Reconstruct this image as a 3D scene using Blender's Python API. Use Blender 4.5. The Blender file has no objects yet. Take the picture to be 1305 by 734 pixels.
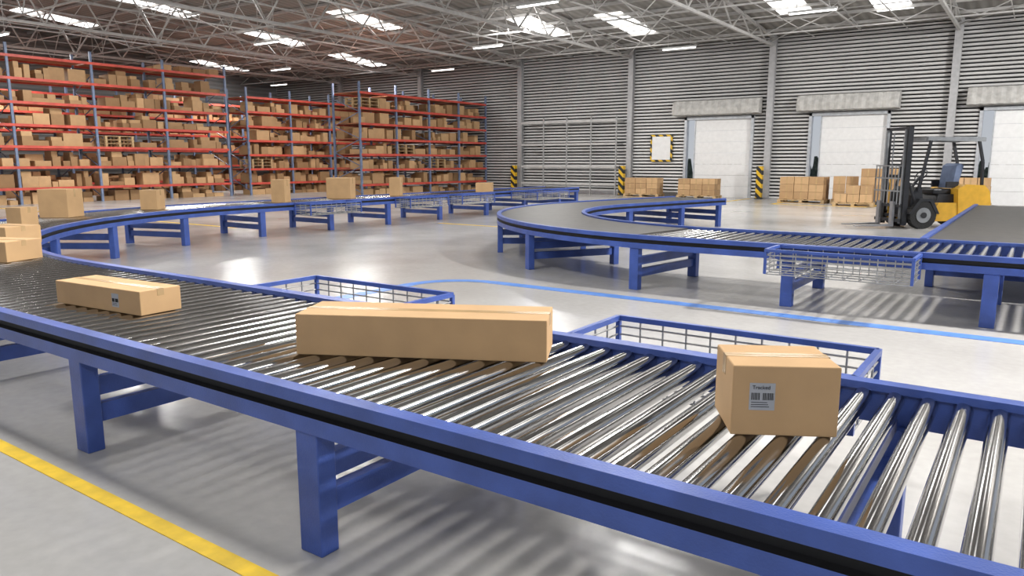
import bpy, bmesh, math, random
from mathutils import Vector, Matrix
random.seed(7)
S=bpy.context.scene
try:
    S.view_settings.view_transform='Standard'
    S.view_settings.look='None'
    S.view_settings.exposure=-0.12
except Exception: pass
COL=S.collection
PI=math.pi
# ------------------------------------------------------------------ materials
def newmat(name):
    m=bpy.data.materials.new(name); m.use_nodes=True
    nt=m.node_tree; b=nt.nodes['Principled BSDF']; return m,nt,b
def tc(nt,scale=(1,1,1)):
    t=nt.nodes.new('ShaderNodeTexCoord'); mp=nt.nodes.new('ShaderNodeMapping')
    mp.inputs['Scale'].default_value=scale
    nt.links.new(t.outputs['Object'],mp.inputs['Vector']); return mp.outputs['Vector']
def noise_ramp(nt,vec,scale,c0,c1,p0=.35,p1=.65,detail=4):
    n=nt.nodes.new('ShaderNodeTexNoise'); n.inputs['Scale'].default_value=scale; n.inputs['Detail'].default_value=detail
    nt.links.new(vec,n.inputs['Vector'])
    r=nt.nodes.new('ShaderNodeValToRGB'); r.color_ramp.elements[0].position=p0; r.color_ramp.elements[1].position=p1
    r.color_ramp.elements[0].color=(*c0,1); r.color_ramp.elements[1].color=(*c1,1)
    nt.links.new(n.outputs['Fac'],r.inputs['Fac']); return r.outputs['Color'],n.outputs['Fac']
def mat(name,c,rough=.5,metal=0,var=.12,scale=6,bump=0,bscale=40,stretch=(1,1,1),spec=.5):
    m,nt,b=newmat(name); v=tc(nt,stretch)
    c0=tuple(x*(1-var) for x in c); c1=tuple(min(1,x*(1+var)) for x in c)
    col,f=noise_ramp(nt,v,scale,c0,c1); nt.links.new(col,b.inputs['Base Color'])
    b.inputs['Roughness'].default_value=rough; b.inputs['Metallic'].default_value=metal
    b.inputs['Specular IOR Level'].default_value=spec
    if bump:
        n=nt.nodes.new('ShaderNodeTexNoise'); n.inputs['Scale'].default_value=bscale; nt.links.new(v,n.inputs['Vector'])
        bp=nt.nodes.new('ShaderNodeBump'); bp.inputs['Strength'].default_value=bump; bp.inputs['Distance'].default_value=.01
        nt.links.new(n.outputs['Fac'],bp.inputs['Height']); nt.links.new(bp.outputs['Normal'],b.inputs['Normal'])
    return m
def emis(name,c,s):
    m,nt,b=newmat(name); b.inputs['Base Color'].default_value=(*c,1)
    b.inputs['Emission Color'].default_value=(*c,1); b.inputs['Emission Strength'].default_value=s; return m
BLUE=mat('blue_paint',(.050,.098,.36),.34,0,.15,5,.15,120)
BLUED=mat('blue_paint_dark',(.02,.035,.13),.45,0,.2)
BLACK=mat('black_slot',(.006,.006,.008),.6)
CHROME=mat('polished_steel_roller',(.46,.455,.45),.11,1,.06,3)
AXLE=mat('axle_steel',(.25,.25,.27),.35,1)
BELT=mat('conveyor_belt_rubber',(.07,.066,.062),.42,0,.15,8)
STEEL=mat('galvanised_steel',(.36,.36,.37),.4,.6,.12,4)
STEELP=mat('painted_steel',(.44,.44,.45),.5,.2,.08)
TRUSS=mat('truss_steel',(.50,.49,.48),.5,.1,.08)
FRAMEG=mat('shelving_steel',(.36,.36,.36),.5,.3,.1)
WIRE=mat('zinc_wire',(.40,.40,.40),.35,.8)
RED=mat('red_shelf_beam',(.58,.085,.06),.45,0,.15,3)
ORANGE=mat('rack_deck_board',(.42,.17,.09),.6,0,.25,2)
POST=mat('rack_post_blue',(.17,.22,.34),.45,0,.15)
WOOD=mat('pallet_wood',(.52,.36,.19),.75,0,.25,6,.3,30,(1,6,6))
WHITE=mat('white_panel',(.84,.84,.84),.5,0,.03)
CANOPY=mat('canopy_fabric',(.50,.49,.47),.8,0,.15,5)
YEL=mat('forklift_yellow',(.72,.40,.04),.35,0,.08)
DARKM=mat('dark_grey_metal',(.035,.036,.04),.4,.3)
GREYM=mat('grey_guard_metal',(.30,.31,.32),.4,.3)
SEATB=mat('seat_fabric_blue',(.15,.20,.32),.8)
TYRE=mat('tyre_rubber',(.02,.02,.02),.8,0,.3,30,.4,60)
TAPE=mat('packing_tape',(.50,.34,.17),.25,0,.08)
PAPER=mat('label_paper',(.42,.43,.45),.6,0,.04)
INK=mat('label_ink',(.02,.02,.02),.7)
LEAF=mat('hedge_foliage',(.10,.10,.06),.9,0,.5,4)
GROUND=mat('outside_ground',(.22,.2,.16),.9,0,.2,.5)
FRAMEM=mat('door_frame_metal',(.50,.52,.55),.4,.3)
FIXT=mat('lamp_housing',(.6,.6,.6),.5)
LAMP=emis('skylight_glow',(1,.99,.97),3.5)
TUBE=emis('lamp_tube_glow',(1,.99,.96),5.0)
YLINE=mat('yellow_line_paint',(.76,.50,.01),.45,0,.12,8)
BLINE=mat('blue_line_paint',(.11,.25,.64),.4,0,.12,8)

def card_mat(name,attr=False,base=(.555,.355,.18)):
    m,nt,b=newmat(name); v=tc(nt,(1,1,1))
    col,f=noise_ramp(nt,v,5,tuple(x*.93 for x in base),tuple(x*1.06 for x in base),.3,.7,6)
    if attr:
        a=nt.nodes.new('ShaderNodeAttribute'); a.attribute_name='tint'
        mx=nt.nodes.new('ShaderNodeMixRGB'); mx.blend_type='MULTIPLY'; mx.inputs[0].default_value=1
        nt.links.new(col,mx.inputs[1])
        rp=nt.nodes.new('ShaderNodeValToRGB'); rp.color_ramp.elements[0].color=(.55,.51,.49,1); rp.color_ramp.elements[1].color=(1.15,1.17,1.22,1)
        nt.links.new(a.outputs['Fac'],rp.inputs[0]); nt.links.new(rp.outputs[0],mx.inputs[2]); col=mx.outputs[0]
    nt.links.new(col,b.inputs['Base Color']); b.inputs['Roughness'].default_value=.62; b.inputs['Specular IOR Level'].default_value=.3
    w=nt.nodes.new('ShaderNodeTexNoise'); w.inputs['Scale'].default_value=90; nt.links.new(v,w.inputs['Vector'])
    bp=nt.nodes.new('ShaderNodeBump'); bp.inputs['Strength'].default_value=.08; bp.inputs['Distance'].default_value=.004
    nt.links.new(w.outputs['Fac'],bp.inputs['Height']); nt.links.new(bp.outputs['Normal'],b.inputs['Normal'])
    return m
CARD=card_mat('cardboard'); CARDT=card_mat('cardboard_tinted',True)

m,nt,b=newmat('hazard_stripes'); t=nt.nodes.new('ShaderNodeTexCoord'); sp=nt.nodes.new('ShaderNodeSeparateXYZ')
nt.links.new(t.outputs['Object'],sp.inputs[0])
a1=nt.nodes.new('ShaderNodeMath'); a1.operation='ADD'; nt.links.new(sp.outputs[0],a1.inputs[0]); nt.links.new(sp.outputs[2],a1.inputs[1])
a2=nt.nodes.new('ShaderNodeMath'); a2.operation='MULTIPLY'; a2.inputs[1].default_value=2.6; nt.links.new(a1.outputs[0],a2.inputs[0])
a3=nt.nodes.new('ShaderNodeMath'); a3.operation='FRACT'; nt.links.new(a2.outputs[0],a3.inputs[0])
a4=nt.nodes.new('ShaderNodeMath'); a4.operation='GREATER_THAN'; a4.inputs[1].default_value=.5; nt.links.new(a3.outputs[0],a4.inputs[0])
mx=nt.nodes.new('ShaderNodeMixRGB'); mx.inputs[1].default_value=(.02,.02,.02,1); mx.inputs[2].default_value=(.75,.46,.02,1)
nt.links.new(a4.outputs[0],mx.inputs[0]); nt.links.new(mx.outputs[0],b.inputs['Base Color']); HAZ=m

# floor
m,nt,b=newmat('polished_concrete'); v=tc(nt)
col,f=noise_ramp(nt,v,.6,(.445,.435,.42),(.52,.51,.495),.3,.7,8)
n2=nt.nodes.new('ShaderNodeTexNoise'); n2.inputs['Scale'].default_value=14; n2.inputs['Detail'].default_value=8; nt.links.new(v,n2.inputs['Vector'])
mr=nt.nodes.new('ShaderNodeMapRange'); mr.inputs[1].default_value=.3; mr.inputs[2].default_value=.7; mr.inputs[3].default_value=.95; mr.inputs[4].default_value=1.04
nt.links.new(n2.outputs['Fac'],mr.inputs[0])
mx=nt.nodes.new('ShaderNodeVectorMath'); mx.operation='SCALE'; nt.links.new(col,mx.inputs[0]); nt.links.new(mr.outputs[0],mx.inputs['Scale'])
nt.links.new(mx.outputs[0],b.inputs['Base Color'])
mr2=nt.nodes.new('ShaderNodeMapRange'); mr2.inputs[1].default_value=.3; mr2.inputs[2].default_value=.7; mr2.inputs[3].default_value=.15; mr2.inputs[4].default_value=.25
nt.links.new(f,mr2.inputs[0]); nt.links.new(mr2.outputs[0],b.inputs['Roughness']); FLOOR=m

def corr(name,c,axis,scale,rough=.6,metal=0.0):
    m,nt,b=newmat(name); v=tc(nt)
    w=nt.nodes.new('ShaderNodeTexWave'); w.bands_direction=axis; w.inputs['Scale'].default_value=scale; nt.links.new(v,w.inputs['Vector'])
    r=nt.nodes.new('ShaderNodeValToRGB'); r.color_ramp.elements[0].color=(*[x*.75 for x in c],1); r.color_ramp.elements[1].color=(*c,1)
    nt.links.new(w.outputs['Fac'],r.inputs[0]); nt.links.new(r.outputs[0],b.inputs['Base Color'])
    bp=nt.nodes.new('ShaderNodeBump'); bp.inputs['Strength'].default_value=.7; bp.inputs['Distance'].default_value=.05
    nt.links.new(w.outputs['Fac'],bp.inputs['Height']); nt.links.new(bp.outputs['Normal'],b.inputs['Normal'])
    b.inputs['Roughness'].default_value=rough; b.inputs['Metallic'].default_value=metal; return m
DECK=corr('roof_deck_metal',(.27,.258,.24),'X',.9)
LWALL=corr('wall_cladding',(.28,.28,.28),'Z',1.2)
SLAT=mat('louvre_slat_metal',(.62,.615,.61),.5,.1,.10,.4)
GAP=mat('louvre_gap_dark',(.12,.115,.11),.8)

# ------------------------------------------------------------------ mesh builder
class M:
    def __init__(s): s.v=[]; s.f=[]; s.m=[]; s.t=[]; s.mats=[]; s.sm=[]
    def mi(s,mt):
        if mt not in s.mats: s.mats.append(mt)
        return s.mats.index(mt)
    def add(s,vs,fs,mt,tint=.5,smooth=False):
        o=len(s.v); s.v+= [tuple(v) for v in vs]; k=s.mi(mt)
        for f in fs: s.f.append([i+o for i in f]); s.m.append(k); s.t.append(tint); s.sm.append(smooth)
    def box(s,c,d,mt,rz=0,tint=.5,rot=None):
        x,y,z=d[0]/2,d[1]/2,d[2]/2
        vs=[Vector((i,j,k)) for i in(-x,x) for j in(-y,y) for k in(-z,z)]
        R=rot if rot else Matrix.Rotation(rz,3,'Z')
        c=Vector(c); vs=[R@q+c for q in vs]
        s.add(vs,[(0,1,3,2),(4,6,7,5),(0,4,5,1),(2,3,7,6),(0,2,6,4),(1,5,7,3)],mt,tint)
    def bb(s,a,b,mt,tint=.5):
        s.box([(a[i]+b[i])/2 for i in range(3)],[abs(b[i]-a[i]) for i in range(3)],mt,0,tint)
    def bevbox(s,c,d,mt,r=.004,rz=0):
        bm=bmesh.new(); bmesh.ops.create_cube(bm,size=1)
        for v in bm.verts: v.co=Vector((v.co.x*d[0],v.co.y*d[1],v.co.z*d[2]))
        bmesh.ops.bevel(bm,geom=list(bm.edges),offset=r,segments=2,profile=.5,affect='EDGES')
        R=Matrix.Rotation(rz,3,'Z'); bm.verts.index_update()
        s.add([R@v.co+Vector(c) for v in bm.verts],[[v.index for v in f.verts] for f in bm.faces],mt); bm.free()
    def beam(s,a,b,w,h,mt):
        a=Vector(a);b=Vector(b);d=(b-a); L=d.length
        if L<1e-6:return
        d/=L; up=Vector((0,0,1)) if abs(d.z)<.95 else Vector((1,0,0))
        sd=d.cross(up).normalized(); u=sd.cross(d)
        vs=[]
        for p in(a,b):
            for i,j in((-1,-1),(1,-1),(1,1),(-1,1)): vs.append(p+sd*i*w/2+u*j*h/2)
        s.add(vs,[(0,3,2,1),(4,5,6,7),(0,1,5,4),(1,2,6,5),(2,3,7,6),(3,0,4,7)],mt)
    def cyl(s,a,b,r,mt,n=12,cap=True,r2=None,smooth=True):
        a=Vector(a);b=Vector(b);d=(b-a).normalized(); r2=r if r2 is None else r2
        up=Vector((0,0,1)) if abs(d.z)<.95 else Vector((1,0,0)); sd=d.cross(up).normalized(); u=sd.cross(d)
        vs=[]
        for p,rr in((a,r),(b,r2)):
            for i in range(n):
                an=2*math.pi*i/n; vs.append(p+sd*math.cos(an)*rr+u*math.sin(an)*rr)
        s.add(vs,[(i,(i+1)%n,n+(i+1)%n,n+i) for i in range(n)],mt,.5,smooth)
        if cap: s.add(vs,[tuple(range(n))[::-1],tuple(range(n,2*n))],mt)
    def extr(s,poly,y0,y1,mt):
        n=len(poly); vs=[(p[0],y0,p[1]) for p in poly]+[(p[0],y1,p[1]) for p in poly]
        s.add(vs,[tuple(range(n)),tuple(range(n,2*n))[::-1]]+[(i,n+i,n+(i+1)%n,(i+1)%n) for i in range(n)],mt)
    def sweep(s,path,prof,mats):
        n=len(prof); off=len(s.v); L=len(path)-1
        for p,r in path:
            for o,z in prof: s.v.append((p[0]+r[0]*o,p[1]+r[1]*o,z))
        for k in range(n):
            mi=s.mi(mats[k])
            for i in range(L):
                a=off+i*n+k; b2=off+i*n+(k+1)%n
                s.f.append([a,b2,b2+n,a+n]); s.m.append(mi); s.t.append(.5); s.sm.append(False)
        mi=s.mi(mats[0])
        for base in (off,off+L*n):
            s.f.append([base+k for k in range(n)]); s.m.append(mi); s.t.append(.5); s.sm.append(False)
    def obj(s,name,parent=None,loc=(0,0,0),rz=0):
        nv=len(s.v)
        assert all(0<=i<nv for f in s.f for i in f),name
        me=bpy.data.meshes.new(name); me.from_pydata(s.v,[],s.f)
        for mt in s.mats: me.materials.append(mt)
        me.polygons.foreach_set('material_index',s.m)
        me.polygons.foreach_set('use_smooth',s.sm)
        at=me.attributes.new('tint','FLOAT','FACE'); at.data.foreach_set('value',s.t)
        bm=bmesh.new(); bm.from_mesh(me); bmesh.ops.recalc_face_normals(bm,faces=bm.faces); bm.to_mesh(me); bm.free()
        me.update()
        o=bpy.data.objects.new(name,me); COL.objects.link(o); o.location=loc; o.rotation_euler=(0,0,rz)
        if parent: o.parent=parent
        return o
def empty(name,loc=(0,0,0),rz=0):
    e=bpy.data.objects.new(name,None); COL.objects.link(e); e.location=loc; e.rotation_euler=(0,0,rz); e.empty_display_size=.2; return e

# ------------------------------------------------------------------ camera
cd=bpy.data.cameras.new('camera'); cam=bpy.data.objects.new('camera',cd); COL.objects.link(cam)
cam.location=(0,0,1.6); cam.rotation_euler=(math.radians(90-9.62),0,math.radians(35.07))
cd.sensor_width=36; cd.lens=36*950/1305; cd.clip_start=.05; cd.clip_end=400; S.camera=cam

# ------------------------------------------------------------------ room shell
YW=33.5; XL=-43.0; XR=9.0; YN=-13.0; HW=6.85; RY=8.0; HR=9.0
def roofz(y): return HW+(HR-HW)*(1-abs(y-RY)/(YW-RY)) if y>RY else HW+(HR-HW)*(1-abs(y-RY)/(RY-YN))
g=M(); g.bb((XL,YN,-.2),(XR+5,YW+.6,0),FLOOR); g.obj('floor')
g=M(); g.bb((-90,YN-10,-.5),(60,90,-.25),GROUND); g.obj('outside_ground')
g=M()
for y0,y1 in((YN-.5,RY),(RY,YW+.5)):
    z0,z1=(roofz(y0),roofz(y1))
    g.add([(XL,y0,z0),(XR,y0,z0),(XR,y1,z1),(XL,y1,z1),(XL,y0,z0+.15),(XR,y0,z0+.15),(XR,y1,z1+.15),(XL,y1,z1+.15)],
      [(0,1,2,3),(4,5,6,7),(0,1,5,4),(1,2,6,5),(2,3,7,6),(3,0,4,7)],DECK)
g.obj('ceiling')
doors=[(-13.7,-10.5),(-8.2,-5.1),(-2.1,1.1)]
DH=3.6
pitch=.15
def slats(g,x0,x1,z0,z1):
    z=z0
    while z<z1-.01:
        zt=min(z+pitch,z1)
        a=z+(zt-z)*.66
        vs=[(x0,YW-.02,z),(x1,YW-.02,z),(x1,YW-.07,z+.02),(x0,YW-.07,z+.02),(x1,YW-.05,a),(x0,YW-.05,a),(x1,YW,a),(x0,YW,a),(x1,YW,zt),(x0,YW,zt)]
        g.add(vs,[(0,1,2,3),(3,2,4,5)],SLAT); g.add(vs,[(5,4,6,7),(7,6,8,9)],GAP)
        z+=pitch
xs=[XL]
for a,b in doors: xs+=[a,b]
xs.append(XR)
for i in range(0,len(xs),2):
    g=M(); slats(g,xs[i],xs[i+1],0,HW); g.bb((xs[i],YW+.0,0),(xs[i+1],YW+.12,HW),GAP); g.obj('wall_back')
for a,b in doors:
    g=M(); slats(g,a,b,DH,HW); g.bb((a,YW,DH),(b,YW+.12,HW),GAP); g.obj('wall_back')
g=M(); g.bb((XL-.2,YN,0),(XL,YW,HW),LWALL)
g.add([(XL,YN,HW),(XL,YW,HW),(XL,RY,HR)],[(0,1,2)],LWALL); g.obj('wall_left')
g=M(); g.bb((XL,YW-.16,0),(doors[0][0],YW-.11,.18),STEEL); g.obj('baseboard_back')
cols=(-36.5,-29.8,-22.8,-16.4,-9.8,-3.0,3.8)
for x in cols:
    c=M()
    c.bb((x-.13,YW-.36,0),(x+.13,YW-.34,HW),STEELP); c.bb((x-.13,YW-.14,0),(x+.13,YW-.12,HW),STEELP); c.bb((x-.012,YW-.34,0),(x+.012,YW-.14,HW),STEELP)
    c.bb((x-.2,YW-.4,0),(x+.2,YW-.12,.03),STEEL)
    c.obj('steel_column')
for x in (-22.9,-16.55,-9.95):
    c=M(); c.bb((-.12,-.12,0),(.12,.12,1.4),HAZ); c.bb((-.16,-.15,0),(.16,.15,.04),DARKM); c.obj('column_guard',loc=(x,YW-.7,0))
for i,(a,b) in enumerate(doors):
    d=M(); e_=.002
    d.bb((a+e_,YW-.14,0),(a+.12,YW+.14,DH-e_),FRAMEM); d.bb((b-.12,YW-.14,0),(b-e_,YW+.14,DH-e_),FRAMEM); d.bb((a+e_,YW-.14,DH-.12),(b-e_,YW+.14,DH-e_),FRAMEM)
    p0=a+.50
    nz=7
    for k in range(nz):
        z0=k*(DH-.12)/nz; z1=(k+1)*(DH-.12)/nz-.008
        d.bb((p0,YW+.02,z0),(b-.12,YW+.08,z1),WHITE)
    d.bb((p0-.04,YW-.04,0),(p0,YW+.12,DH-.12),FRAMEM)
    d.bb((a+.12,YW+.0,0),(p0-.04,YW+.06,.2),FRAMEM)
    d.obj('door_%d'%(i+1))
    c=M(); w0=a-.42; w1=b+.32
    prof=[(YW-.12,DH+.05),(YW-.62,DH+.08),(YW-.66,DH+.35),(YW-.5,DH+.68),(YW-.12,DH+.74)]
    n=len(prof); nseg=26
    vs=[]
    for k in range(nseg+1):
        x=w0+(w1-w0)*k/nseg; q=.03*(k%2)
        for (y,z) in prof: vs.append((x,y-q*(y<YW-.2),z+q*.5))
    fs=[]
    for k in range(nseg):
        for j in range(n): fs.append((k*n+j,k*n+(j+1)%n,(k+1)*n+(j+1)%n,(k+1)*n+j))
    fs+= [tuple(range(n)),tuple(range(nseg*n,nseg*n+n))]
    c.add(vs,fs,CANOPY); c.obj('dock_canopy')
g=M()
for k in range(220):
    x=-60+k*.4; yy=YW+30+random.random()*2; g.cyl((x,yy,-.3),(x+random.uniform(-.3,.3),yy,1.2+random.random()*.9),.5,LEAF,7,True,.12)
g.obj('hedge')
c=M(); x0,x1,z0,z1=-15.35,-14.25,1.6,2.85; y=YW-.14
c.bb((x0,y-.03,z0),(x1,y,z1),HAZ); c.bb((x0+.09,y-.045,z0+.09),(x1-.09,y-.028,z1-.09),WHITE); c.obj('wall_sign')
c=M(); x0,x1=-22.3,-16.8; yf=YW-.9
n=4
for k in range(n+1):
    x=x0+(x1-x0)*k/n
    c.beam((x,yf,0),(x,yf,3.8),.06,.06,FRAMEG)
    for z in(1.35,2.45,3.55): c.beam((x,yf,z),(x,YW-.15,z),.04,.04,FRAMEG)
for z in(.5,1.35,2.45,3.55):
    c.beam((x0,yf,z),(x1,yf,z),.05,.10,TRUSS); c.beam((x0,YW-.2,z),(x1,YW-.2,z),.05,.06,FRAMEG)
c.obj('steel_shelving_frame')

# ------------------------------------------------------------------ trusses
g=M()
tx=[]
for i in range(len(cols)-1):
    for q in range(4): tx.append((cols[i]+(cols[i+1]-cols[i])*q/4,(2,0,1,0)[q]))
tx.append((cols[-1],2)); tx.append((7.2,1)); tx.insert(0,(-40,1))
for i,(x,kind) in enumerate(tx):
    w=(.03,.05,.10)[kind]
    zb=(6.62,6.75,6.45)[kind]
    ys=[YW-.3-2.1*k for k in range(22)]
    ys=[y for y in ys if y>YN]
    g.beam((x,ys[0],zb),(x,ys[-1],zb),w,w,TRUSS)
    if kind==0: continue
    for k in range(len(ys)-1):
        y0,y1=ys[k],ys[k+1]
        g.beam((x,y0,roofz(y0)-.12),(x,y1,roofz(y1)-.12),w,w,TRUSS)
        if kind==2 or k%2==0:
            g.beam((x,y0,roofz(y0)-.12),(x,(y0+y1)/2,zb),w*.5,w*.5,TRUSS)
            g.beam((x,(y0+y1)/2,zb),(x,y1,roofz(y1)-.12),w*.5,w*.5,TRUSS)
y=YW-1.3; k=0
while y>YN:
    z=roofz(y)-.07
    g.beam((XL,y,z),(XR,y,z),.06,.11,TRUSS)
    if k%4==1:
        zb=6.5; g.beam((XL,y,zb),(XR,y,zb),.05,.05,TRUSS)
        x=XL
        while x<XR-2.3:
            g.beam((x,y,zb),(x+1.2,y,z),.03,.03,TRUSS); g.beam((x+1.2,y,z),(x+2.4,y,zb),.03,.03,TRUSS); x+=2.4
    elif k%2==1:
        g.beam((XL,y,6.62),(XR,y,6.62),.03,.03,TRUSS)
    y-=1.55; k+=1
for i in range(len(cols)-1):
    for q in range(4):
        y0=YW-.5-q*10; y1=y0-10
        if y1<YN: continue
        g.beam((cols[i],y0,6.6),(cols[i+1],y1,6.6),.035,.035,TRUSS)
g.obj('roof_truss')
g=M()
for ix,x in enumerate([-41.2,-38.2,-31.5,-27.8,-24.6,-18.2,-14.6,-11.4,-8.1,-4.9,-1.6,1.9]):
    for iy,yc in enumerate([29,23.5,17.5,11.5,4,-3]):
        if (ix*3+iy*2)%4 in (1,) or (ix+iy*iy)%3==1: continue
        yc=yc+((ix*37)%5-2)*.5
        y0,y1=yc-1.7,yc+1.7
        if y0<RY<y1: continue
        a,b=x-.6,x+.6
        g.add([(a,y0,roofz(y0)-.02),(b,y0,roofz(y0)-.02),(b,y1,roofz(y1)-.02),(a,y1,roofz(y1)-.02)],[(0,1,2,3)],LAMP)
g.obj('roof_skylight')
g=M()
for ix,x in enumerate([-39.6,-33,-26.2,-19.5,-13.1,-6.5,.2]):
    for iy,yc in enumerate((31,26,20,13,5)):
        if (ix+iy)%2: continue
        g.bb((x-.75,yc-.08,6.34),(x+.75,yc+.08,6.41),FIXT); g.bb((x-.72,yc-.05,6.31),(x+.72,yc+.05,6.338),TUBE)
        for q in(-.5,.5): g.beam((x+q,yc,6.41),(x+q,yc,roofz(yc)),.015,.015,FIXT)
g.obj('ceiling_strip_lights')

# ------------------------------------------------------------------ floor markings
g=M(); z0,z1=.0005,.004
g.bb((-14,1.595,z0),(6,1.675,z1),YLINE)
g.bb((-12.9,14.95,z0),(-9.9,15.05,z1),YLINE)
for x in(-13.9,-8.4,-2.2):
    g.bb((x,29.0,z0),(x+3.6,29.15,z1),YLINE); g.bb((x,29.0,z0),(x+.15,33,z1),YLINE); g.bb((x+3.45,29.0,z0),(x+3.6,33,z1),YLINE)
g.bb((-30,11.0,z0),(-16,11.12,z1),YLINE)
g.obj('floor_marking_yellow')
g=M(); g.bb((-5.9,7.85,z0),(8,8.04,z1),BLINE); g.bb((-.75,2.58,z0),(8,2.78,z1),BLINE)
N=10
vs=[]
for k in range(N+1):
    an=math.pi/2+math.pi/2*k/N
    for r in (.69,.88): vs.append((-5.9+r*math.cos(an),7.16+r*math.sin(an),.003))
g.add(vs,[(2*k,2*k+1,2*k+3,2*k+2) for k in range(N)],BLINE)
g.bb((-6.78,3.6,z0),(-6.59,7.16,z1),BLINE)
g.obj('floor_marking_blue')

# ------------------------------------------------------------------ conveyors
def mkpath(segs,step=.12):
    out=[]; s=0
    for sg in segs:
        if sg[0]=='L':
            p0=Vector(sg[1]);p1=Vector(sg[2]);L=(p1-p0).length;n=max(1,round(L/step)); d=(p1-p0)/L
            for i in range(n): out.append((p0+d*(L*i/n),Vector((d.y,-d.x)),s+L*i/n))
            last=(p1,Vector((d.y,-d.x)),s+L)
        else:
            c=Vector(sg[1]);R=sg[2];a0,a1=sg[3],sg[4];L=abs(a1-a0)*R;n=max(1,round(L/step)); sgn=1 if a1>a0 else -1
            def pt(a):
                d=Vector((-math.sin(a),math.cos(a)))*sgn
                return c+Vector((math.cos(a),math.sin(a)))*R,Vector((d.y,-d.x))
            for i in range(n):
                p,r=pt(a0+(a1-a0)*i/n); out.append((p,r,s+L*i/n))
            p,r=pt(a1); last=(p,r,s+L)
        s+=L
    out.append(last); return out
def rail(g,path,side,hw):
    raw=[(-.07,.70),(0,.70),(0,.648),(-.03,.642),(-.03,.606),(0,.60),(0,.53),(-.05,.53),(-.05,.668),(-.07,.668)]
    ms=[BLUE]*10
    ms[2]=ms[3]=ms[4]=BLACK  # recessed slot faces of the rail coloured black
    prof=[(side*(hw+o),z) for o,z in raw]
    g.sweep([(p,r) for p,r,s in path],prof,ms)
RR=.036; RZ=.64
def conveyor(name,path,hw,roll_rng,belt_rng,leg_s):
    e=empty(name)
    g=M(); rail(g,path,1,hw); rail(g,path,-1,hw)
    for (p,r,s) in (path[0],path[-1]):
        a=p+r*(hw-.01); b=p-r*(hw-.01); g.beam((a.x,a.y,.6),(b.x,b.y,.6),.03,.12,BLUE)
    g.obj('rails',e)
    g=M()
    for p,r,s in path:
        if any(a<=s<=b for a,b in roll_rng):
            i=hw-.062; a=p-r*i; b=p+r*i
            g.cyl((a.x,a.y,RZ),(b.x,b.y,RZ),RR,CHROME,24)
            a2=p-r*(hw-.045); b2=p+r*(hw-.045)
            g.cyl((a2.x,a2.y,RZ),(b2.x,b2.y,RZ),.011,AXLE,6,False)
    if g.v: g.obj('rollers',e)
    for a,b in belt_rng:
        g=M(); sub=[(p,r) for p,r,s in path if a<=s<=b]; w=hw-.06
        g.sweep(sub,[(-w,.675),(w,.675),(w,.60),(-w,.60)],[BELT]*4); g.obj('belt',e)
    g=M()
    for ls in leg_s:
        p,r,s=min(path,key=lambda q:abs(q[2]-ls)); ang=math.atan2(r.y,r.x)
        for sd in(-1,1):
            q=p+r*sd*(hw-.058)
            g.bevbox((q.x,q.y,.265),(.095,.13,.53),BLUE,.006,ang)
        a=p-r*(hw-.1); b=p+r*(hw-.1)
        for z in(.36,.205): g.beam((a.x,a.y,z),(b.x,b.y,z),.055,.105,BLUE)
        g.beam((a.x,a.y,.55),(b.x,b.y,.55),.04,.05,BLUED)
    g.obj('supports',e)
    return e
p1=mkpath([('L',(2.6,2.60),(-7,2.60)),('A',(-7,9.95),7.35,-PI/2,-PI),('L',(-14.35,9.95),(-14.35,23.6))])
T1=p1[-1][2]
legs=[2.6-x for x in(1.5,-.45,-2.33,-4.25,-6.15,-8.0)]
a=9.6+7.35*PI/2
legs+= [9.6+7.35*PI/2*f for f in(.28,.45,.64,.82)]+[a+q for q in(0.1,2.0,4.0,6.0,8.1,10.2,12.3,13.5)]
conveyor('roller_conveyor',p1,.75,[(0,T1)],[],legs)
p2=mkpath([('L',(4.0,9.25),(-3.4,9.25)),('A',(-3.4,13.95),4.7,-PI/2,-PI-math.radians(12.5))])
pe,re_,se=p2[-1]; d=Vector((-re_.y,re_.x)); pe2=pe+d*3.75
p2=mkpath([('L',(4.0,9.25),(-3.4,9.25)),('A',(-3.4,13.95),4.7,-PI/2,-PI-math.radians(12.5)),('L',tuple(pe),tuple(pe2))])
T2=p2[-1][2]
conveyor('roller_conveyor',p2,.8,[(0,8.1)],[(8.1,T2)],[2.4,4.3,6.2,8.05,9.9,11.8,13.8,15.8,17.7,T2-.2])
p3=mkpath([('L',(-.22,10.12),(-.22,19.0))])
conveyor('belt_conveyor',p3,.9,[],[(0,99)],[.8,3.2,5.6,8.0])

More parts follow.
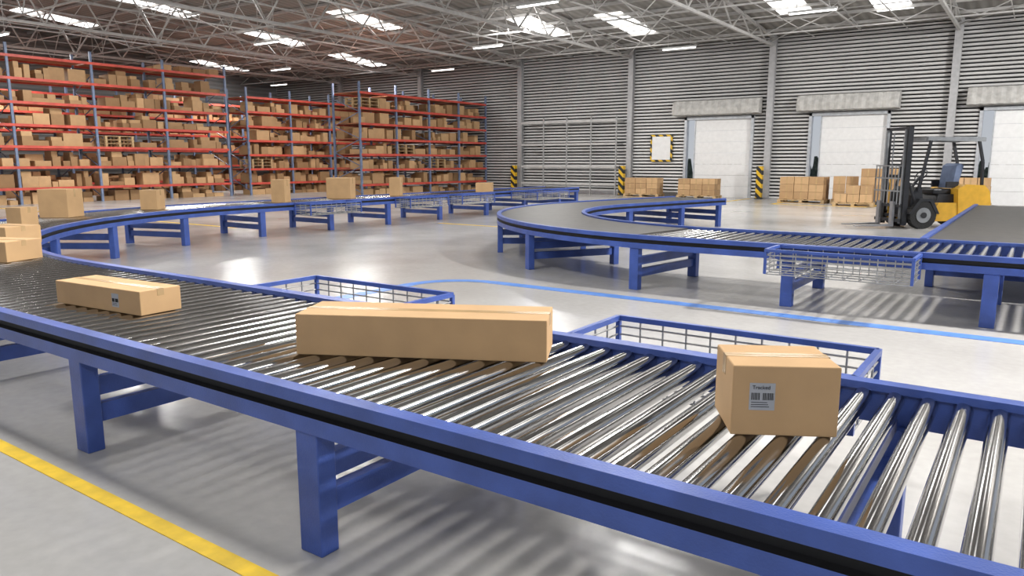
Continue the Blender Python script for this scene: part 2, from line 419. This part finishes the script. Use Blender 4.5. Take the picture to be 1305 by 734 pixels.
# ------------------------------------------------------------------ wire baskets
def basket(x0,x1,y0,y1,zt=.68,h=.25):
    g=M(); z0=zt-h
    g.beam((x0,y0,zt),(x1,y0,zt),.03,.03,BLUE); g.beam((x0,y1,zt),(x1,y1,zt),.03,.03,BLUE)
    g.beam((x0,y0,zt),(x0,y1,zt),.03,.03,BLUE); g.beam((x1,y0,zt),(x1,y1,zt),.03,.03,BLUE)
    for x in(x0,x1):
        for y in(y0,y1): g.beam((x,y,z0),(x,y,zt),.026,.026,BLUE)
    for k in range(1,6):
        z=zt-h*k/5
        for a,b in(((x0,y0),(x1,y0)),((x0,y1),(x1,y1)),((x0,y0),(x0,y1)),((x1,y0),(x1,y1))):
            g.cyl((*a,z),(*b,z),.006,WIRE,5,False)
    nx=max(3,int(abs(x1-x0)/.14)); ny=max(3,int(abs(y1-y0)/.14))
    for k in range(1,nx):
        x=x0+(x1-x0)*k/nx
        g.cyl((x,y0,z0),(x,y0,zt),.006,WIRE,5,False); g.cyl((x,y1,z0),(x,y1,zt),.006,WIRE,5,False); g.cyl((x,y0,z0),(x,y1,z0),.006,WIRE,5,False)
    for k in range(1,ny):
        y=y0+(y1-y0)*k/ny
        g.cyl((x0,y,z0),(x0,y,zt),.006,WIRE,5,False); g.cyl((x1,y,z0),(x1,y,zt),.006,WIRE,5,False); g.cyl((x0,y,z0),(x1,y,z0),.006,WIRE,5,False)
    g.obj('wire_basket')
basket(-4.72,-3.30,3.37,3.97)
basket(-1.99,-.57,3.37,3.95)
basket(-2.30,-.91,7.93,8.43)
for y in(10.9,14.1,16.2): basket(-13.57,-13.05,y,y+1.5)
basket(-13.57,-12.6,19.3,21.2)

# ------------------------------------------------------------------ cartons
def carton(x,y,z,L,W,H,deg,lab=None,name='cardboard_box'):
    g=M(); g.bevbox((0,0,H/2),(L,W,H),CARD,.005)
    t=.0012
    tw=.05*min(1,W/.3)
    g.bb((-L/2-t,-tw/2,H),(L/2+t,tw/2,H+t),TAPE)
    for sx in(-1,1): g.bb((sx*L/2,-tw/2,H*.72),(sx*(L/2+t),tw/2,H+t),TAPE)
    g.bb((-L/2+.005,-.0012,H),(L/2-.005,.0012,H+t*1.6),TAPE)
    if lab:
        lx,lz,lw,lh=lab; yf=-W/2
        g.bb((lx-lw/2,yf-t,lz-lh/2),(lx+lw/2,yf,lz+lh/2),PAPER)
        rnd=random.Random(3)
        for row,(za,zb,xa,xb) in enumerate(((-.12,.14,.02,.44),(-.12,.14,-.42,-.12))):
            xx=lx+lw*xa
            while xx<lx+lw*xb:
                ww=lw*rnd.choice((.012,.02,.03)); g.bb((xx,yf-2*t,lz+lh*za),(xx+ww,yf-t,lz+lh*zb),INK); xx+=ww+lw*.022
        for zz in(-.22,-.30,-.38): g.bb((lx-lw*.42,yf-2*t,lz+lh*zz),(lx+lw*(.1-zz*.5),yf-t,lz+lh*(zz+.018)),INK)
    o=g.obj(name,None,(x,y,z),math.radians(deg))
    return o
ZT=RZ+RR+.0005
b3=carton(-.71,2.645,ZT,.355,.30,.245,30,(-.078,.138,.085,.095))
cu=bpy.data.curves.new('label_text','FONT'); cu.body='Tracked'; cu.size=.018; cu.extrude=.0003; cu.materials.append(INK)
to=bpy.data.objects.new('label_text',cu); COL.objects.link(to); to.parent=b3; to.location=(-.112,-.1530,.165); to.rotation_euler=(PI/2,0,0)
carton(-2.42,2.715,ZT,1.22,.345,.2,27.6)
carton(-4.84,2.43,ZT,.90,.28,.15,5,(.20,.075,.07,.085))
carton(-8.10,3.0,ZT,.56,.40,.19,22)
carton(-9.70,3.68,ZT,.55,.42,.20,14)
carton(-11.95,4.75,ZT,.27,.28,.28,20)
carton(-13.55,6.0,ZT,.50,.44,.47,33)
carton(-14.25,8.0,ZT,.33,.34,.38,35)
carton(-14.3,11.1,ZT,.32,.36,.52,30)
carton(-14.6,13.2,ZT,.62,.45,.52,30)
carton(-14.5,15.1,ZT,.30,.32,.50,30)
carton(-14.1,18.6,ZT,.50,.45,.28,30)
carton(-13.2,4.3,ZT,.5,.4,.2,10)

# ------------------------------------------------------------------ racks
def pallet(g,x,y,z,w=1.2,d=.8,rz=0):
    R=Matrix.Rotation(rz,3,'Z'); O=Vector((x,y,z))
    def bx(c,dm): g.box(O+R@Vector(c),dm,WOOD,rz)
    for k in range(5): bx(((k-2)*w*.215,0,.135),(w*.14,d,.02))
    for k in(-1,0,1):
        bx((0,k*(d/2-.05),.115),(w,.09,.02))
        for j in(-1,0,1): bx((j*(w/2-.06),k*(d/2-.05),.06),(.12,.09,.09))
        bx((0,k*(d/2-.05),.01),(w,.09,.018))
def rack(xf,y0,nb,bay,depth,levels,ztop,filltop=.25,density=.9):
    e=empty('pallet_rack',(0,0,0)); g=M()
    ys=[y0+bay*k for k in range(nb+1)]; xb=xf-depth
    for y in ys:
        for x in(xf-.05,xb+.05): g.box((x,y,ztop/2+.15),(.085,.085,ztop+.3),POST)
        z=.2; k=0
        while z<ztop-.6:
            g.beam((xf-.05,y,z),(xb+.05,y,z+.6),.03,.03,POST) if k%2==0 else g.beam((xb+.05,y,z),(xf-.05,y,z+.6),.03,.03,POST)
            z+=.6;k+=1
    for z in levels:
        for x in(xf-.03,xb+.03): g.bb((x-.025,ys[0],z-.10),(x+.025,ys[-1],z),RED)
        for k in range(nb): g.bb((xb+.06,ys[k]+.06,z-.035),(xf-.06,ys[k+1]-.06,z-.005),ORANGE)
    g.obj('frame',e)
    g=M()
    lv=[.0]+list(levels)
    for li,z in enumerate(lv):
        top=li+1>=len(lv)
        room=(.34 if top else lv[li+1]-.12-z)
        for k in range(nb):
            if top and random.random()>filltop: continue
            ya=ys[k]+.1
            if random.random()<.10:
                np_=min(3,int(room/.15))
                for q in range(np_): pallet(g,xf-.65,ys[k]+bay*.32,z+.15*q,1.0,1.2,0)
                ya=ys[k]+bay*.60
            y=ya; lim=ys[k+1]-.1
            while y<lim-.25:
                if random.random()>density: y+=random.uniform(.15,.5); continue
                w=min(random.choice((.22,.28,.32,.4,.45,.5,.6,.75)),lim-y); h=min(random.choice((.16,.2,.26,.3,.36,.42,.5)),room-.08)
                dd=random.uniform(.45,.8)
                xo=xf-.08-dd/2-random.uniform(0,.25)
                g.box((xo,y+w/2,z+h/2),(dd,w-.02,h),CARDT,0,random.random())
                r=room-h
                if r>.22 and random.random()<.4:
                    h2=min(random.uniform(.12,.26),r-.08); w2=w*random.uniform(.5,1)
                    g.box((xo,y+w2/2,z+h+h2/2),(dd*.85,w2-.02,h2),CARDT,0,random.random())
                if random.random()<.45:
                    h3=min(room-.1,random.uniform(.2,.5)); g.box((xf-depth*.82,y+w/2,z+h3/2),(depth*.3,w-.02,h3),CARDT,0,random.random()*.6)
                y+=w+random.choice((.0,.01,.02,.06,.15))
    g.obj('cartons',e)
LA=[.63,1.43,2.2,3.0,3.83,4.69,5.5]
rack(-31.3,3.5,6,3.0,1.6,LA,5.6,.15)
LB=[.6,1.28,1.96,2.64,3.32,4.0,4.68]
rack(-25.0,23.9,4,2.32,1.8,LB,4.8,.1)
rack(-31.3,22.6,4,2.55,1.6,LB,4.8,.1)
rack(-37.0,14.0,6,3.1,1.6,LA[:6],4.9,.3)

# ------------------------------------------------------------------ pallet stacks at the docks
def stack(x,y,nx,ny,nz,bw,bd,bh,rz=0,top=True):
    g=M(); pallet(g,0,0,0,nx*bw+.1,ny*bd+.05)
    for i in range(nx):
        for j in range(ny):
            for k in range(nz):
                if k==nz-1 and top and random.random()<.35: continue
                cx=(i-(nx-1)/2)*bw; cy=(j-(ny-1)/2)*bd
                g.box((cx,cy,.147+bh*(k+.5)),(bw-.02,bd-.02,bh-.008),CARDT,0,random.uniform(.3,.8))
                g.box((cx,cy-bd/2+.008,.147+bh*(k+.5)),(.05,.006,bh-.02),TAPE)
    g.obj('pallet_of_cartons',None,(x,y,0),rz)
stack(-15.0,32.0,3,2,3,.52,.45,.24,.1,False)
stack(-12.3,31.9,3,2,3,.55,.45,.24,.05,False)
stack(-7.6,30.9,3,2,3,.55,.5,.29,.0,False)
stack(-6.15,31.2,2,2,3,.45,.45,.30,.2)
stack(-4.75,30.9,3,2,4,.5,.45,.30,.0)
stack(-5.5,29.5,3,2,2,.42,.4,.3,.1)
stack(-2.0,31.2,3,2,3,.4,.45,.30,.0)

# ------------------------------------------------------------------ forklift (faces local -X)
F=empty('forklift',(-2.2,21.1,0),math.radians(40))
g=M()
cw=[(.42,.22),(1.0,.22),(1.16,.34),(1.22,.62),(1.16,.9),(1.02,1.04),(.55,1.06),(.35,.95)]
g.extr(cw,-.52,.52,YEL)
g.extr([(-.62,.18),(.45,.18),(.45,.62),(-.1,.62),(-.2,.42),(-.62,.42)],-.5,.5,YEL)
g.extr([(-.8,.25),(-.45,.25),(-.42,.5),(-.52,.95),(-.66,1.0),(-.76,.8)],-.44,.44,DARKM)
g.extr([(-.1,.60),(.5,.60),(.5,.82),(-.02,.82)],-.36,.36,DARKM)
g.bb((1.19,-.3,.45),(1.235,.3,.85),DARKM)
fend=[(-.88,.36),(-.62,.72),(-.30,.72),(-.10,.36),(-.18,.36),(-.36,.66),(-.58,.66),(-.80,.36)]
g.extr(fend,-.57,-.38,DARKM); g.extr(fend,.38,.57,DARKM)
g.obj('body',F)
g=M()
for x,r,w in((-.5,.33,.2),(.82,.26,.17)):
    for sy in(-1,1):
        y0=sy*.36; y1=sy*(.36+w)
        g.cyl((x,y0,r),(x,y1,r),r,TYRE,28); g.cyl((x,y1-.01*sy,r),(x,y1+.012*sy,r),r*.55,GREYM,20); g.cyl((x,y1,r),(x,y1+.03*sy,r),r*.22,DARKM,12)
        for k in range(24):
            an=2*PI*k/24; c=(x+math.cos(an)*r*.985,(y0+y1)/2,r+math.sin(an)*r*.985)
            if c[2]>.05: g.box(c,(.025,w*.95,.03),TYRE,rot=Matrix.Rotation(-an,3,'Y'))
g.obj('wheels',F)
g=M()
for sy in(-1,1):
    y=.46*sy
    g.beam((-.62,y,.9),(-.40,y,2.12),.05,.06,DARKM); g.beam((1.0,y*.95,1.0),(.95,y,1.6),.05,.06,DARKM); g.beam((.95,y,1.6),(.80,y,2.12),.05,.06,DARKM)
    g.beam((-.50,y,2.14),(.95,y,2.12),.06,.09,GREYM)
for x in (-.5,.95): g.beam((x,-.46,2.13),(x,.46,2.13),.06,.09,GREYM)
for k in range(9):
    x=-.38+k*.15; g.beam((x,-.46,2.15),(x,.46,2.15),.08,.03,GREYM)
g.bb((.2,-.4,2.16),(.85,.4,2.19),GREYM)
g.obj('overhead_guard',F)
g=M()
for sy in(-1,1):
    y=.44*sy
    g.bb((-.98,y-.03,.08),(-.86,y+.03,2.42),DARKM); g.bb((-1.02,y*.86-.02,.12),(-.95,y*.86+.02,2.36),GREYM)
    g.cyl((-.88,y*.62,.15),(-.88,y*.62,1.2),.025,YEL,10); g.cyl((-.88,y*.62,1.2),(-.88,y*.62,2.3),.015,CHROME,8)
    g.cyl((-.62,y,.5),(-.86,y,1.1),.03,DARKM,8)
for z in(.3,1.25,2.38): g.bb((-.96,-.44,z-.035),(-.88,.44,z+.035),DARKM)
for z in(.2,.56): g.bb((-1.1,-.5,z-.04),(-1.04,.5,z+.04),DARKM)
for k in range(9):
    y=-.54+.135*k; g.beam((-1.11,y,.58),(-1.11,y,1.5),.018,.018,GREYM)
for z in(.9,1.2,1.5): g.beam((-1.11,-.56,z),(-1.11,.56,z),.03,.03,GREYM)
for y in(-.28,.28):
    g.bb((-1.16,y-.06,.05),(-1.10,y+.06,.65),STEEL)
    g.extr([(-1.16,.05),(-2.05,.06),(-2.05,.075),(-1.16,.105)],y-.06,y+.06,STEEL)
g.obj('mast_and_forks',F)
g=M()
g.bevbox((.15,0,.88),(.5,.5,.13),DARKM,.03)
g.extr([(.36,.9),(.48,.9),(.62,1.5),(.54,1.56),(.44,1.5)],-.26,.26,SEATB)
g.bb((.2,-.3,.98),(.5,-.25,1.12),DARKM); g.bb((.2,.25,.98),(.5,.3,1.12),DARKM)
g.beam((-.55,0,.9),(-.3,0,1.25),.05,.05,DARKM)
cx,cz=-.28,1.27
for k in range(16):
    a0=2*PI*k/16;a1=2*PI*(k+1)/16
    f=lambda a:(cx+.09*math.cos(a),.19*math.sin(a),cz+.13*math.cos(a))
    g.cyl(f(a0),f(a1),.014,DARKM,6)
g.beam((cx-.09,0,cz-.13),(cx+.09,0,cz+.13),.02,.02,DARKM)
for y in(-.3,-.24): g.beam((-.5,y,.98),(-.46,y,1.2),.015,.015,DARKM)
g.obj('seat_and_controls',F)

# ------------------------------------------------------------------ lights
def area(name,loc,sx,sy,e,rot=(0,0,0),col=(1,.98,.95)):
    l=bpy.data.lights.new(name,'AREA'); l.shape='RECTANGLE'; l.size=sx; l.size_y=sy; l.energy=e; l.color=col
    o=bpy.data.objects.new(name,l); COL.objects.link(o); o.location=loc; o.rotation_euler=rot; return o
def aim(o,t):
    o.rotation_euler=(Vector(t)-o.location).to_track_quat('-Z','Y').to_euler()
for x in(-36,-26.4,-16,-6.6):
    for y in(3,14,25):
        area('high_bay_light',(x,y,6.3),2.4,.9,(340 if x>-20 else 500)*(1.35 if (x==-6.6 and y==3) else 1))
area('high_bay_light',(3,-3,6.3),3.0,1.5,300)
k=area('flood_and_wall_fill',(4.0,9.5,6.3),.55,.55,1900,col=(1,.96,.91)); aim(k,(-3,3,.5))
k=area('flood_and_wall_fill',(5.5,22,6.2),.9,.9,1500,col=(1,.98,.95)); aim(k,(-9,33,5))  # added fill lamp, put in to brighten the upper back wall
k=area('flood_and_wall_fill',(-17,24,6.2),1.6,.6,160,col=(1,.98,.95)); aim(k,(-17,33.5,4))  # another added fill, lifts the back wall further left
w=bpy.data.worlds.new('world'); S.world=w; w.use_nodes=True; nt=w.node_tree; bg=nt.nodes['Background']
t=nt.nodes.new('ShaderNodeTexCoord'); sp=nt.nodes.new('ShaderNodeSeparateXYZ'); nt.links.new(t.outputs['Generated'],sp.inputs[0])
r=nt.nodes.new('ShaderNodeValToRGB'); r.color_ramp.elements[0].position=0; r.color_ramp.elements[0].color=(.90,.94,1,1)
r.color_ramp.elements[1].position=.5; r.color_ramp.elements[1].color=(.45,.65,1,1); nt.links.new(sp.outputs[2],r.inputs[0]); nt.links.new(r.outputs[0],bg.inputs[0])
bg.inputs[1].default_value=.6
